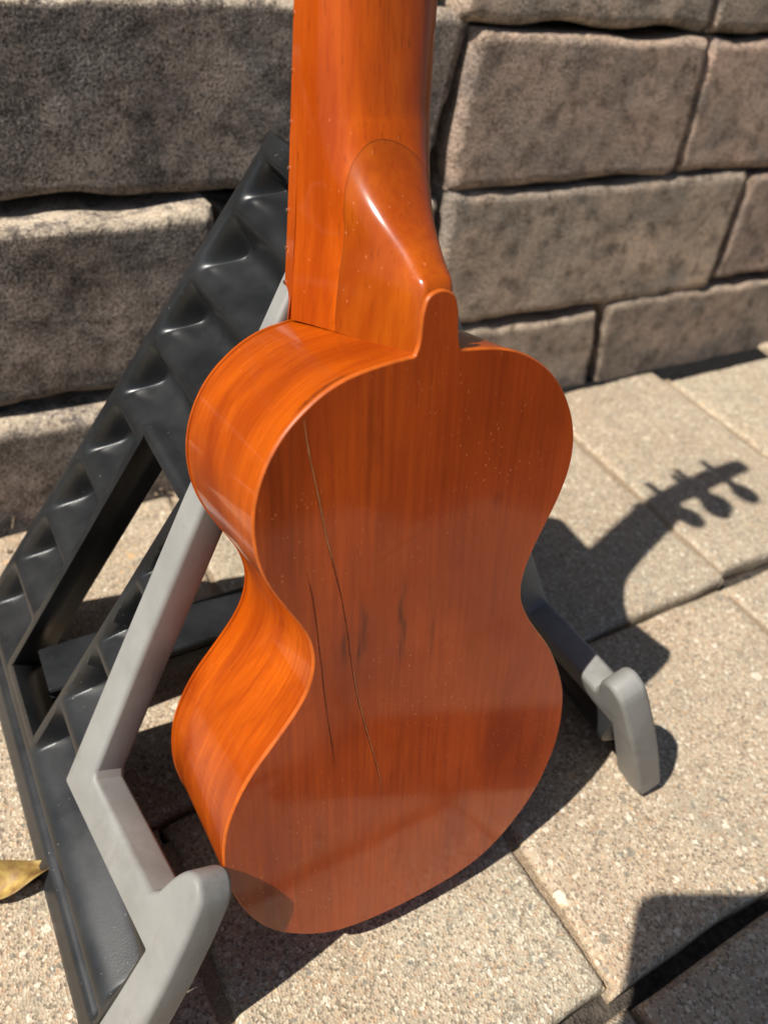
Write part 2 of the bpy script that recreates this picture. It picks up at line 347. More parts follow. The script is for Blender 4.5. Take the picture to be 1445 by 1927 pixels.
# ------------------------------------------------------------------ ground and pavement
YAW = R(35.0)
TD = Vector((math.cos(YAW), math.sin(YAW), 0)); ND = Vector((-math.sin(YAW), math.cos(YAW), 0))   # along / across the paver rows
def rounded_block(name, lx, ly, lz, nx, ny, rad, amp, seed, mat, parent, M, skew=(0, 0), grade=0.0, edge_amp=0.0, sunlit_wear=False):
    """box centred on its top/front face (local z = outwards), rounded and worn edge, displaced face"""
    def axis(L, n):
        a = np.concatenate([[-1], -1 + np.array([0.12, 0.3, 0.55, 0.8, 1.0]) * (2 * rad / L), np.linspace(-1 + 2 * rad / L, 1 - 2 * rad / L, n + 2)[1:-1],
                            1 - np.array([1.0, 0.8, 0.55, 0.3, 0.12]) * (2 * rad / L), [1]])
        return a * L / 2
    X = axis(lx, nx); Y = axis(ly, ny); V = []; F = []; WR = []
    ox, oy = seed * 1.37, seed * 2.11
    for y in Y:
        for x in X:
            ex = max(0.0, abs(x) - (lx / 2 - rad)) / rad; ey = max(0.0, abs(y) - (ly / 2 - rad)) / rad
            e = min(1.0, math.hypot(ex, ey))
            z = -rad * (1 - math.sqrt(max(0.0, 1 - e * e)))
            nz = mnoise.fractal(Vector((x * 18 + ox, y * 18 + oy, seed)), 1.0, 2.1, 5)
            fz = mnoise.noise(Vector((x * 130 + ox, y * 130 + oy, seed + 5)))
            z += amp * nz + amp * 0.12 * fz
            if edge_amp and (ex > 0 or ey > 0):
                z -= edge_amp * (max(0.0, mnoise.noise(Vector((x * 45 + oy, y * 45 + ox, seed + 9)))) + 0.8 * max(0.0, mnoise.noise(Vector((x * 110 + oy, y * 110 + ox, seed + 4))))) * max(ex, ey)
            wob = edge_amp * 0.8
            xx = x + wob * (mnoise.noise(Vector((y * 32 + ox, seed, 3.3))) + 0.9 * mnoise.noise(Vector((y * 11 + ox, seed, 5.1)))) * min(1, abs(x) / (lx / 2)) ** 6 * (1 if x > 0 else -1) + skew[0] * y * max(0, x) / (lx / 2) + skew[1] * y * max(0, -x) / (lx / 2)
            yy = y + wob * (mnoise.noise(Vector((x * 26 + oy, seed, 7.7))) + 0.9 * mnoise.noise(Vector((x * 9 + oy, seed, 2.7)))) * min(1, abs(y) / (ly / 2)) ** 6 * (1 if y > 0 else -1) + grade * x
            V.append((xx, yy, z)); WR.append(max(0.0, min(1.0, (y - (ly / 2 - rad * 1.15)) / (rad * 0.4))))
    W, Hn = len(X), len(Y)
    for j in range(Hn - 1):
        for i in range(W - 1): F.append((j * W + i, j * W + i + 1, (j + 1) * W + i + 1, (j + 1) * W + i))
    rim = [i for i in range(W)] + [j * W + W - 1 for j in range(1, Hn)] + [(Hn - 1) * W + i for i in range(W - 2, -1, -1)] + [j * W for j in range(Hn - 2, 0, -1)]
    base = len(V); n = len(rim)
    for k in rim: V.append((V[k][0], V[k][1], -lz * 0.5))
    for k in rim: V.append((V[k][0] * 0.985, V[k][1] * 0.985, -lz))
    for k in range(n):
        F.append((rim[(k + 1) % n], rim[k], base + k, base + (k + 1) % n))
        F.append((base + (k + 1) % n, base + k, base + n + k, base + n + (k + 1) % n))
    F.append(tuple(range(base + n, base + 2 * n))[::-1])
    o = obj(name, V, F, mat, parent, True)
    o.matrix_basis = M
    if sunlit_wear:
        at = o.data.attributes.new('sunlit_wear', 'FLOAT', 'POINT'); at.data.foreach_set('value', WR + [WR[k] for k in rim] * 2)
    return o

gp = []
GX = 60.0
ground = obj('ground', [(-GX, -GX, -0.020), (GX, -GX, -0.020), (GX, GX, -0.020), (-GX, GX, -0.020)], [(0, 1, 2, 3)], M_far)
tag(ground, kind='structure')
pavement = empty('pavement'); tag(pavement, kind='structure')
def quad_tn(name, t0, t1, n0, n1, z, mat, parent):
    P = [TD * t + ND * n + Vector((0, 0, z)) for t, n in ((t0, n0), (t1, n0), (t1, n1), (t0, n1))]
    return obj(name, P, [(0, 1, 2, 3)], mat, parent)
quad_tn('bedding', -0.56, 1.3, -0.62, 0.46, -0.016, M_bed, pavement)
G = 0.004
rows = [(0.1815, 0.402, [-0.86, -0.70, -0.54, -0.38, -0.22, -0.06, 0.1005, 0.262, 0.4235, 0.571, 0.73, 0.89, 1.05]),
        (0.0235, 0.1775, [-0.88, -0.73, -0.575, -0.425, -0.275, -0.125, 0.0255, 0.1750, 0.412, 0.565, 0.72, 0.875, 1.03]),
        (-0.136, 0.0165, [-0.86, -0.70, -0.545, -0.29, -0.135, 0.022, 0.180, 0.337, 0.495, 0.65, 0.81, 0.96]),
        (-0.295, -0.141, [-0.80, -0.64, -0.485, -0.33, -0.17, -0.015, 0.14, 0.295, 0.45, 0.61, 0.77]),
        (-0.455, -0.300, [-0.85, -0.69, -0.53, -0.37, -0.215, -0.06, 0.10, 0.26, 0.415, 0.57]),
        (-0.612, -0.460, [-0.80, -0.64, -0.48, -0.325, -0.17, -0.015, 0.14, 0.295, 0.45])]
sd = 1
RT = Matrix(((TD.x, ND.x, 0, 0), (TD.y, ND.y, 0, 0), (0, 0, 1, 0), (0, 0, 0, 1)))
for ri, (n0, n1, te) in enumerate(rows):
    for a, b in zip(te[:-1], te[1:]):
        sd += 1; rnd = random.Random(sd)
        if a < -0.60: continue
        g = 0.0015 if ri < 2 else 0.003
        near = -0.3 < (a + b) / 2 < 0.75 and ri < 3
        dn0 = rnd.uniform(-0.0015, 0.0015); dn1 = rnd.uniform(-0.0015, 0.0015)
        if ri == 0 and abs(a - 0.4235) < 1e-6: dn0 = 0.004
        if ri == 0: dn1 += {0.4235: 0.007, 0.571: -0.014, 0.73: 0.010}.get(a, 0.0)  # far paver edges follow the outline of the imitated wall-base shadow
        L = b - a - 2 * g; Hh = (n1 + dn1) - (n0 + dn0)
        c0 = TD * ((a + b) / 2) + ND * ((n0 + dn0 + n1 + dn1) / 2)
        M = Matrix.Translation((c0.x, c0.y, rnd.uniform(-0.0012, 0.0006))) @ RT @ Matrix.Rotation(R(rnd.uniform(-0.5, 0.5)), 4, 'Z') @ Matrix.Rotation(R(rnd.uniform(-0.3, 0.3)), 4, 'X') @ Matrix.Rotation(R(rnd.uniform(-0.3, 0.3)), 4, 'Y')
        rounded_block('paver', L, Hh, 0.03, 34 if near else 8, 40 if near else 8, 0.0042, 0.0007, sd * 0.77, M_paver, pavement, M, edge_amp=0.0024)
# sand that fills the cross joints, darker open gaps stay along the rows
for ri in range(2):
    n0, n1, te = rows[ri]
    for t in te[1:-1]:
        quad_tn('joint_sand', t - 0.006, t + 0.006, n0 + 0.006, n1 - 0.008, -0.0026 if ri == 0 else -0.0034, M_sand, pavement)

# ------------------------------------------------------------------ retaining wall of tumbled blocks
WA = R(33.246); W0 = Vector((0, 0.5291, 0)); WD = Vector((math.cos(WA), math.sin(WA), 0))
BAT = R(5.0)
WN = Vector((math.sin(WA) * math.cos(BAT), -math.cos(WA) * math.cos(BAT), math.sin(BAT)))
WE = WN.cross(WD)
if WE.z < 0: WE = -WE
wall = empty('retaining_wall', Matrix.Translation(W0))
tag(wall, 'grey brown wall of rough tumbled concrete blocks behind the ukulele stand', 'wall')
# s0, s1, e0, e1, outward offset, dirt, tint, (skew right, skew left), tilt about the course direction
DK = (0.92, 0.90, 0.90); TN = (1.06, 1.0, 0.95)
blocks = [
 (-0.66, -0.372, -0.05, 0.063, 0.014, 0.56, DK, (0, 0), 0), (-0.365, -0.105, -0.05, 0.0640, 0.034, 0.56, DK, (0, 0), 0), (-0.098, 0.199, -0.05, 0.0640, 0.0045, 0.12, (1.16, 1.06, 0.95), (-0.1, 0), 1),
 (0.203, 0.455, -0.05, 0.0685, 0.0045, 0.15, (1.12, 1.02, 0.92), (0, -0.1), 1), (0.462, 0.70, -0.05, 0.064, 0, 0.3, TN, (0, 0), 0), (0.707, 0.95, -0.05, 0.064, 0, 0.3, TN, (0, 0), 0),
 (-0.70, -0.425, 0.069, 0.175, 0.003, 0.56, DK, (0, 0), 0), (-0.418, -0.153, 0.0700, 0.1770, 0.020, 0.56, DK, (0, 0), 0), (-0.140, 0.016, 0.067, 0.164, -0.006, 0.5, DK, (0.1, 0), 1),
 (0.021, 0.325, 0.0680, 0.1695, 0.0022, 0.0, (1.22, 1.12, 1.0), (0.06, 0.12), 1.5), (0.329, 0.58, 0.0725, 0.169, 0.002, 0.12, (1.14, 0.98, 0.90), (0, 0.06), 0), (0.587, 0.86, 0.0715, 0.167, 0, 0.2, TN, (0, 0), 0),
 (-0.66, -0.352, 0.180, 0.272, -0.012, 0.56, DK, (0, 0), 0), (-0.345, -0.062, 0.1815, 0.2820, 0.000, 0.56, DK, (0, 0), 0), (-0.050, 0.019, 0.180, 0.277, -0.008, 0.35, DK, (0.22, 0), 1),
 (0.027, 0.238, 0.1715, 0.2685, 0.0, 0.18, (1.22, 1.06, 0.96), (-0.03, 0.10), 1), (0.2415, 0.47, 0.1730, 0.2670, -0.0005, 0.05, (1.30, 1.14, 1.04), (0, -0.03), 0), (0.478, 0.75, 0.1745, 0.2655, 0, 0.15, TN, (0, 0), 0),
 (-0.60, -0.30, 0.284, 0.375, -0.022, 0.5, DK, (0, 0), 0), (-0.293, -0.02, 0.2865, 0.375, -0.022, 0.5, DK, (0, 0), 0), (0.018, 0.234, 0.2720, 0.372, -0.003, 0.05, (1.36, 1.26, 1.14), (0, 0), 0),
 (0.237, 0.52, 0.2705, 0.372, -0.003, 0.1, (1.25, 1.16, 1.05), (0, 0), 0), (0.527, 0.8, 0.2715, 0.372, 0.0, 0.2, TN, (0, 0), 0),
 (-0.66, -0.41, 0.381, 0.472, -0.02, 0.4, DK, (0, 0), 0), (-0.403, -0.13, 0.381, 0.472, -0.02, 0.4, DK, (0, 0), 0), (-0.123, 0.15, 0.381, 0.472, -0.012, 0.3, TN, (0, 0), 0), (0.157, 0.42, 0.381, 0.472, -0.01, 0.3, TN, (0, 0), 0), (0.427, 0.75, 0.381, 0.472, -0.01, 0.3, TN, (0, 0), 0)]
for i, (s0, s1, e0, e1, off, dirt, tint, skw, tilt) in enumerate(blocks):
    cpos = WD * ((s0 + s1) / 2) + WE * ((e0 + e1) / 2) + WN * off
    M = Matrix(((WD.x, WE.x, WN.x, cpos.x), (WD.y, WE.y, WN.y, cpos.y), (WD.z, WE.z, WN.z, cpos.z), (0, 0, 0, 1))) @ Matrix.Rotation(R(-0.4 * tilt), 4, 'X')
    vis = -0.35 < (s0 + s1) / 2 < 0.5 and e0 < 0.35
    o = rounded_block('stone_block', s1 - s0, e1 - e0, 0.15, 90 if vis else 12, 44 if vis else 8, 0.0065 if dirt > 0.55 else 0.0065, 0.0015 if dirt > 0.4 else 0.0008, 11.3 + i * 1.91, M_stone, wall, M, skew=skw, edge_amp=0.0050 if dirt > 0.4 else 0.0042, sunlit_wear=True)
    k = random.Random(i).uniform(0.92, 1.08)
    o.color = (tint[0] * k, tint[1] * k, tint[2] * k, dirt)
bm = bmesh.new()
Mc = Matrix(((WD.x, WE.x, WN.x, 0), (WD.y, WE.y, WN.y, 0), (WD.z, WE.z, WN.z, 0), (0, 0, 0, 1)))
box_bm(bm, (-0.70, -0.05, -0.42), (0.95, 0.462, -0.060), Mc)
bmobj('backfill', bm, M_soil_shadow, wall)
# soil strip between pavers and wall, blackened to imitate the wall-base shadow
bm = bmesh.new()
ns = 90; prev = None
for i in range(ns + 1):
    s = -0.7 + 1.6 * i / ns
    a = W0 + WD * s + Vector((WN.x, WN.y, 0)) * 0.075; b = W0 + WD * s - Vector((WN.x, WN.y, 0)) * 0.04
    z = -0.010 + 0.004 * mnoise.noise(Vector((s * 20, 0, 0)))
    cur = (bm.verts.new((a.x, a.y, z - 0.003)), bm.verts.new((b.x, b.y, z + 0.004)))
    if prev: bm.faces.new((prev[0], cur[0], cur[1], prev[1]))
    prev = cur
tag(bmobj('soil_shadow_strip', bm, M_soil_shadow, None, True), kind='structure')

# ------------------------------------------------------------------ folding stand
STO = Vector((0.0437, 0.1421, 0.0))
SM = Matrix.Translation(STO) @ Matrix.Rotation(YAW, 4, 'Z')
stand = empty('instrument_stand', SM)
tag(stand, 'black corrugated folding stand with grey rubber padded arms holding the ukulele', 'stand')
QK = [0.3395, 0.308, 0.2769, 0.2450, 0.2115, 0.1765, 0.1385, 0.0975, 0.0570, 0.0170, -0.023]
def phase(q):
    for i in range(len(QK) - 1):
        if q <= QK[i] and q >= QK[i + 1]: return i + (QK[i] - q) / (QK[i] - QK[i + 1])
    return 0.0
def flute(q):
    f = (phase(q) + 0.10) % 1.0     # 0 crest, quick fall inwards, slower swell out again
    return -(0.5 - 0.5 * math.cos(2 * math.pi * f ** 0.85))
def pf(q):      # front edge of the black panel along the padded strip
    return float(np.interp(q, [0.0, 0.0485, 0.125, 0.189, 0.276, 0.309], [-0.0778, -0.0778, -0.0663, -0.0573, -0.0485, -0.0455]))
def pb(q): return 0.0017 + (0.308 - q) / 0.308 * 0.064
def wf(q): return float(np.interp(q, [-0.1, 0.025, 0.186, 0.4], [-0.0390, -0.0395, -0.0545, -0.075]))
def wb(q): return float(np.interp(q, [-0.1, 0.031, 0.181, 0.4], [0.012, 0.007, -0.010, -0.034]))
WQ0, WQ1 = 0.0285, 0.1835
A_FL = 0.0135
def sstep(x): x = max(0.0, min(1.0, x)); return x * x * (3 - 2 * x)

def panel_frame(side):
    F = Vector((-0.1469, 0.1779, 0)); T = Vector((0.0 if side < 0 else -0.028, 0.1814, 0.2711))
    p = Vector((-0.024, 0.9997, 0)).normalized(); e = (T - F); e -= p * e.dot(p); e.normalize()
    n = e.cross(p)
    if n.x > 0: n = -n
    if side > 0:
        fl = lambda v: Vector((-v.x, v.y, v.z)); F, p, e, n = fl(F), fl(p), fl(e), fl(n)
    return F, p, e, n

def make_panel(side):
    F, p, e, n = panel_frame(side)
    P3 = lambda pp, q, d: F + p * pp + e * q + n * d
    bm = bmesh.new()
    def height(pp, q, front, back, low=False):
        m = sstep((back - pp - 0.0035) / 0.0060) * sstep((pp - front - 0.001) / 0.002)
        m *= sstep((q - 0.012) / 0.006) * sstep((0.302 - q) / 0.006)
        if not low and WQ0 - 0.012 < q < WQ1 + 0.012:      # rim round the window
            dq = max(WQ0 - q, q - WQ1, 0)
            dp = max(wf(q) - pp, pp - wb(q), 0.0)
            d = math.hypot(dq, dp)
            m *= sstep((d - 0.0028) / 0.0028)
        return A_FL * flute(q) * m
    def flange(pp, q): return min(0.013, 0.5 * max(0.0, 0.309 - q) + 0.0015, 0.0012 + q * 1.5)
    # main grid
    qs = list(np.linspace(0.0025, WQ0, 20)) + list(np.linspace(WQ0, WQ1, 118))[1:] + list(np.linspace(WQ1, 0.3085, 96))[1:]
    ncol = (26, 26, 42); grid = []
    for q in qs:
        f, a, b, k = pf(q), wf(q), wb(q), pb(q)
        a = max(a, f + 0.004); b = min(b, k - 0.004); b = max(b, a + 0.002)
        ps = list(np.linspace(f, a, ncol[0])) + list(np.linspace(a, b, ncol[1]))[1:] + list(np.linspace(b, k, ncol[2]))[1:]
        low = q < 0.05
        grid.append([bm.verts.new(P3(pp, q, height(pp, q, f - (0.05 if low else 0), k))) for pp in ps])
    i1, i2 = ncol[0] - 1, ncol[0] + ncol[1] - 2
    r0 = min(range(len(qs)), key=lambda j: abs(qs[j] - WQ0)); r1 = min(range(len(qs)), key=lambda j: abs(qs[j] - WQ1))
    for j in range(len(qs) - 1):
        for i in range(len(grid[0]) - 1):
            if r0 <= j < r1 and i1 <= i < i2: continue
            bm.faces.new((grid[j][i], grid[j][i + 1], grid[j + 1][i + 1], grid[j + 1][i]))
    def skirt(vs, depth_fn, close=False):
        lo = []
        for v in vs:
            rel = v.co - F; d = depth_fn(rel.dot(p), rel.dot(e)); lo.append(bm.verts.new(v.co - n * d))
        m_ = len(vs)
        for i in range(m_ if close else m_ - 1):
            k = (i + 1) % m_
            try: bm.faces.new((vs[i], vs[k], lo[k], lo[i]))
            except ValueError: pass
    win = [grid[r0][i] for i in range(i1, i2)] + [grid[j][i2] for j in range(r0, r1)] + [grid[r1][i] for i in range(i2, i1, -1)] + [grid[j][i1] for j in range(r1, r0, -1)]
    skirt(win, lambda a, q: min(0.015, flange(a, q) * 1.2), True)
    skirt([g[-1] for g in grid], flange); skirt(grid[0], lambda a, q: 0.003); skirt(grid[-1], lambda a, q: 0.002)
    # front foot of the panel under the padded arm
    jm = max(j for j in range(len(qs)) if qs[j] <= 0.0486); qm = qs[jm]
    qa = lambda pp: qm + (-0.0778 - pp) / 0.0842 * (0.0664 - qm)
    pps = list(np.linspace(-0.1635, -0.0778, 60)); g2 = []
    for q in qs[:jm + 1]: g2.append([bm.verts.new(P3(pp, q, A_FL * flute(q) * sstep((q - 0.012) / 0.006) * (sstep((pp + 0.1625) / 0.003)))) for pp in pps])
    for t in np.linspace(0, 1, 14)[1:]:
        g2.append([bm.verts.new(P3(pp, qm + t * (qa(pp) - qm), A_FL * flute(qm + t * (qa(pp) - qm)) * sstep((pp + 0.1625) / 0.003))) for pp in pps])
    for j in range(len(g2) - 1):
        for i in range(len(pps) - 1): bm.faces.new((g2[j][i], g2[j][i + 1], g2[j + 1][i + 1], g2[j + 1][i]))
    skirt(g2[0], lambda a, q: 0.003)
    bmesh.ops.remove_doubles(bm, verts=bm.verts, dist=2e-5)
    o = bmobj('side_panel', bm, M_black, stand, True, 50)
    md = o.modifiers.new('shell', 'SOLIDIFY'); md.thickness = 0.0022; md.offset = 0
    # raised rib line along the back edge
    # padded arm: one moulded piece of grey rubber
    poly = [(-0.0473, 0.288), (-0.0573, 0.189), (-0.0663, 0.125), (-0.0778, 0.0485), (-0.124, 0.0581), (-0.1625, 0.0664), (-0.1640, 0.040), (-0.1650, 0.0085),
            (-0.1690, 0.0065), (-0.1800, 0.0065)] + [tuple(x) for x in catmull([(-0.1845, 0.0110), (-0.1824, 0.0400), (-0.1782, 0.0720), (-0.1722, 0.1010), (-0.1686, 0.1075), (-0.1628, 0.1094), (-0.1578, 0.1050), (-0.1548, 0.0970), (-0.1528, 0.0860)], 3)] + [
            (-0.1500, 0.0812), (-0.124, 0.0762), (-0.0945, 0.0705), (-0.0920, 0.0725), (-0.0818, 0.130), (-0.0718, 0.1900), (-0.0625, 0.2380), (-0.0560, 0.2860), (-0.0545, 0.288)]
    bm = bmesh.new()
    top = [bm.verts.new(P3(a, q, 0.0034)) for a, q in poly]
    f = bm.faces.new(top)
    ret = bmesh.ops.extrude_face_region(bm, geom=[f])
    vs = [g for g in ret['geom'] if isinstance(g, bmesh.types.BMVert)]
    for v in vs: v.co -= n * 0.0140
    bmesh.ops.recalc_face_normals(bm, faces=bm.faces)
    ed = [x for x in bm.edges if len(x.link_faces) == 2 and x.calc_face_angle(0) > R(50)]
    bmesh.ops.bevel(bm, geom=ed, offset=0.0052, segments=6, profile=0.5, affect='EDGES', clamp_overlap=True)
    arm = bmobj('padded_arm', bm, M_grey, stand, True, 40)
    # rubber foot at the back corner
    bm = bmesh.new()
    Mf = Matrix((( *p, 0), (*e, 0), (*n, 0), (0, 0, 0, 1))).transposed()
    Mf.translation = P3(0.045, 0.002, -0.002)
    box_bm(bm, (-0.016, -0.002, -0.003), (0.016, 0.010, 0.003), Mf)
    bmesh.ops.bevel(bm, geom=list(bm.edges), offset=0.0012, segments=2, affect='EDGES')
    bmobj('rubber_foot', bm, M_grey, stand, True, 40)
    return o
for sd_ in (-1, 1): make_panel(sd_)
# hinge at the top, cross brace between the panels
bm = bmesh.new(); box_bm(bm, (-0.004, 0.132, 0.2600), (0.031, 0.183, 0.2700)); bmesh.ops.bevel(bm, geom=list(bm.edges), offset=0.0042, segments=4, affect='EDGES')
hg = bmobj('hinge', bm, M_black, stand, True, 40)
V, F_ = tube([(0.026, 0.128, 0.2650), (0.026, 0.186, 0.2650)], 0.0025, 12)
obj('hinge_pin', V, F_, M_fret, hg, True, 40)
for sg in (-1, 1):
    bm = bmesh.new()
    box_bm(bm, (0.002, 0.150, 0.036), (0.121, 0.177, 0.0405)); box_bm(bm, (0.002, 0.150, 0.027), (0.121, 0.1535, 0.0358)); box_bm(bm, (0.002, 0.1735, 0.027), (0.121, 0.177, 0.0358))
    bmesh.ops.transform(bm, matrix=Matrix.Scale(sg * (1.05 if sg > 0 else 1.0), 4, (1, 0, 0)), verts=bm.verts)
    bmesh.ops.bevel(bm, geom=list(bm.edges), offset=0.0006, segments=2, affect='EDGES')
    bmobj('cross_brace', bm, M_black, stand, True, 40)

# ------------------------------------------------------------------ ukulele
UO = Vector((0.036, 0.1361, 0.0187))
UX = Vector((0.8183, 0.57258, -0.05034)); UY = Vector((-0.11493, 0.24881, 0.96171)); UZ = Vector((0.56319, -0.78118, 0.26941))
uke = empty('ukulele', Matrix(((UX.x, UY.x, UZ.x, UO.x), (UX.y, UY.y, UZ.y, UO.y), (UX.z, UY.z, UZ.z, UO.z), (0, 0, 0, 1))))
tag(uke, 'old varnished mahogany ukulele seen from behind, cracked back, leaning on black stand', 'ukulele')
RT_ = [(20, .2), (37.8, 4), (52, 13.5), (65, 28.5), (72.5, 46), (75.6, 62), (75.2, 78), (72, 92), (62.6, 112), (50.8, 128), (43.8, 141), (43.2, 152), (47.6, 165), (55, 180), (59, 194), (57.6, 208), (50.3, 222), (39.7, 232), (26, 238.2)]
LF_ = [(25, 237.8), (35.2, 234.3), (43.2, 229), (50.4, 222), (56.2, 212), (59.2, 200), (58.4, 186.5), (54.8, 176), (48.4, 164.6), (43.3, 155), (41.5, 144), (44.8, 132), (53.7, 120), (65, 107), (72.4, 94), (76, 82), (77, 66), (73, 48.6), (66.2, 32.4), (55.5, 18.8), (38.5, 6.5), (20, 1.2)]
loop = [(0, -.3)] + RT_ + [(8.5, 240), (-8.5, 240)] + [(-a, b) for a, b in LF_]
OUT = catmull(loop, 7, True) / 1000.0
# smooth the digitised outline a little
for _ in range(6): OUT = 0.5 * OUT + 0.25 * (np.roll(OUT, 1, 0) + np.roll(OUT, -1, 0))
def inset(P, d):
    t = np.roll(P, -1, 0) - np.roll(P, 1, 0); t /= np.linalg.norm(t, axis=1)[:, None]
    return P + np.c_[-t[:, 1], t[:, 0]] * d       # counter-clockwise loop: left normal points inwards
def button(P):
    """back outline with the heel button let into its top"""
    k = [i for i in range(len(P)) if not (abs(P[i][0]) < 0.0083 and P[i][1] > 0.2)]
    # rotate so that the gap at the top is at the end
    gap = [j for j in range(len(k)) if k[j] - k[j - 1] > 1]
    j = gap[0]; seq = [P[i] for i in k[j:] + k[:j]]
    bt = catmull([(8.0, 240.2), (6.9, 243.5), (6.4, 249), (5.9, 252.5), (4.3, 256.2), (0, 257.8), (-4.3, 256.2), (-5.9, 252.5), (-6.4, 249), (-6.9, 243.5), (-8.0, 240.2)], 5) / 1000.0
    return np.array(seq + list(bt))
def ring_strip(name, loops, mat, parent, sharp=None, cap0=False, cap1=False):
    n = len(loops[0]); V = [tuple(v) for L in loops for v in L]; F = []
    for a in range(len(loops) - 1):
        for i in range(n):
            F.append((a * n + i, a * n + (i + 1) % n, (a + 1) * n + (i + 1) % n, (a + 1) * n + i))
    if cap0: F.append(tuple(range(n))[::-1])
    if cap1: F.append(tuple(range((len(loops) - 1) * n, len(loops) * n)))
    return obj(name, V, F, mat, parent, True, sharp)
l3 = lambda P, w: np.c_[P, np.full(len(P), w)]
BK = button(OUT)
bkin = inset(BK, 0.00055)
def fill(name, P, w, mat, parent):
    bm = bmesh.new(); vs = [bm.verts.new((a, b, w)) for a, b in P]
    f = bm.faces.new(vs); f.normal_update()
    bmesh.ops.triangulate(bm, faces=[f])
    me = bpy.data.meshes.new(name); bm.to_mesh(me); bm.free()
    return link(name, me, mat, parent)
back = fill('back', bkin, 0.0, M_back, uke)
ring_strip('back_edge', [l3(bkin, 0.0), l3(inset(BK, 0.0002), -0.00022), l3(BK, -0.0006), l3(BK, -0.0014), l3(inset(BK, 0.0010), -0.0016)], M_edge, uke, 60)
S0 = inset(OUT, 0.0004)
ring_strip('sides', [l3(inset(OUT, 0.0012), -0.0015), l3(S0, -0.0016)] + [l3(S0, -0.0016 - 0.0564 * k / 8) for k in range(1, 9)] + [l3(inset(OUT, 0.0014), -0.0581)], M_side, uke, 50)
top = ring_strip('soundboard', [l3(inset(OUT, 0.0011), -0.0581), l3(OUT, -0.0584), l3(OUT, -0.0597), l3(inset(OUT, 0.0006), -0.0601)], M_side, uke, 50, False, False)
fr = fill('soundboard_face', inset(OUT, 0.0006), -0.0601, M_spruce, top)
cs = [(0.024 * math.cos(t), 0.150 + 0.024 * math.sin(t)) for t in np.linspace(0, 2 * math.pi, 40)[:-1]]
fill('sound_hole', cs, -0.06025, M_dark, top)
# neck
def nk(u, v, w): return Vector((u + 0.055 * max(0.0, v - 0.24) + 0.0016 * sstep((v - 0.24) / 0.04), v, w))
HV = [0.2385, 0.2575, 0.2600, 0.2655, 0.2700, 0.2755, 0.2820, 0.2900, 0.3000, 0.3150, 0.340, 0.43]
HT = [0.0575, 0.0565, 0.0545, 0.0490, 0.0428, 0.0362, 0.0305, 0.0258, 0.0232, 0.0217, 0.0208, 0.0200]
NB = -0.0575
def neck_section(v, n=44):
    T = float(np.interp(v, HV, HT)) - 0.0025; a = 0.0203 + 0.0012 * sstep((v - 0.24) / 0.04) - (v - 0.24) * 0.014
    k = sstep((T - 0.016) / 0.036); out = []
    for i in range(n + 1):
        th = math.pi * i / n; s = math.sin(th); c = math.cos(th)
        ex = 2 / (2.8)
        u1 = abs(c) ** ex * (1 if c >= 0 else -1) * a; w1 = abs(s) ** ex * T
        y = s ** 0.9 if s > 0 else 0.0
        fl = 0.0203 + (0.0071 - 0.0203) * (0.22 * y * y + 0.78 * y ** 0.85)
        yy = min(1.0, abs(s) ** 0.55); half = 0.0203 + (0.0074 - 0.0203) * yy ** 0.95
        half *= 1.0
        u2 = half * (abs(c) ** 0.28) * (1 if c >= 0 else -1); w2 = T * (1 - (1 - min(1.0, abs(s) ** 0.62)) )
        out.append((u1 * (1 - k) + u2 * k, NB + w1 * (1 - k) + w2 * k))
    return out
vst = list(np.linspace(0.2392, 0.2590, 9)) + list(np.linspace(0.2600, 0.3000, 34)) + list(np.linspace(0.304, 0.411, 24))
# smooth the heel sweep along the neck
SEC = np.array([neck_section(v) for v in vst])
for _ in range(4):
    S2 = SEC.copy(); S2[9:-1] = 0.5 * SEC[9:-1] + 0.25 * (SEC[8:-2] + SEC[10:]); SEC = S2
for _ in range(16):
    S2 = SEC.copy(); S2[10:50, 2:-2] = 0.5 * SEC[10:50, 2:-2] + 0.25 * (SEC[10:50, 1:-3] + SEC[10:50, 3:-1]); SEC = S2
for _ in range(6):
    S2 = SEC.copy(); S2[10:-1] = 0.5 * SEC[10:-1] + 0.25 * (SEC[9:-2] + SEC[11:]); SEC = S2
bm = bmesh.new(); rowsv = []
for v, sec in zip(vst, SEC):
    rowsv.append([bm.verts.new(nk(float(u), v, float(w))) for u, w in sec])
for j in range(len(rowsv) - 1):
    for i in range(len(rowsv[0]) - 1): bm.faces.new((rowsv[j][i], rowsv[j][i + 1], rowsv[j + 1][i + 1], rowsv[j + 1][i]))
    bm.faces.new((rowsv[j][0], rowsv[j + 1][0], rowsv[j + 1][-1], rowsv[j][-1]))
bm.faces.new(rowsv[0]); bm.faces.new(rowsv[-1][::-1])
bmesh.ops.recalc_face_normals(bm, faces=bm.faces)
# the heel is a second piece of wood glued on along a plane
PLc = Vector((0.003, 0.294, NB + 0.0220)); PLn = Vector((-0.08, 0.0, 1)).normalized()
bmh = bm.copy()
bmesh.ops.bisect_plane(bm, geom=list(bm.verts) + list(bm.edges) + list(bm.faces), plane_co=PLc, plane_no=PLn, clear_outer=True)
rc = bmesh.ops.bisect_plane(bmh, geom=list(bmh.verts) + list(bmh.edges) + list(bmh.faces), plane_co=PLc, plane_no=PLn, clear_inner=True)
ce = [g for g in rc['geom_cut'] if isinstance(g, bmesh.types.BMEdge)]
cv = sorted({v for e in ce for v in e.verts}, key=lambda v: math.atan2(v.co.y - 0.25, v.co.x - 0.0015))
gl = [v.co + Vector((0, 0, 0)) for v in cv if v.co.y > 0.2405]
gl.sort(key=lambda c: math.atan2(c.y - 0.235, c.x - 0.0015))
me = bpy.data.meshes.new('neck'); bm.to_mesh(me); bm.free(); neck = link('neck', me, M_neck, uke, True, 60)
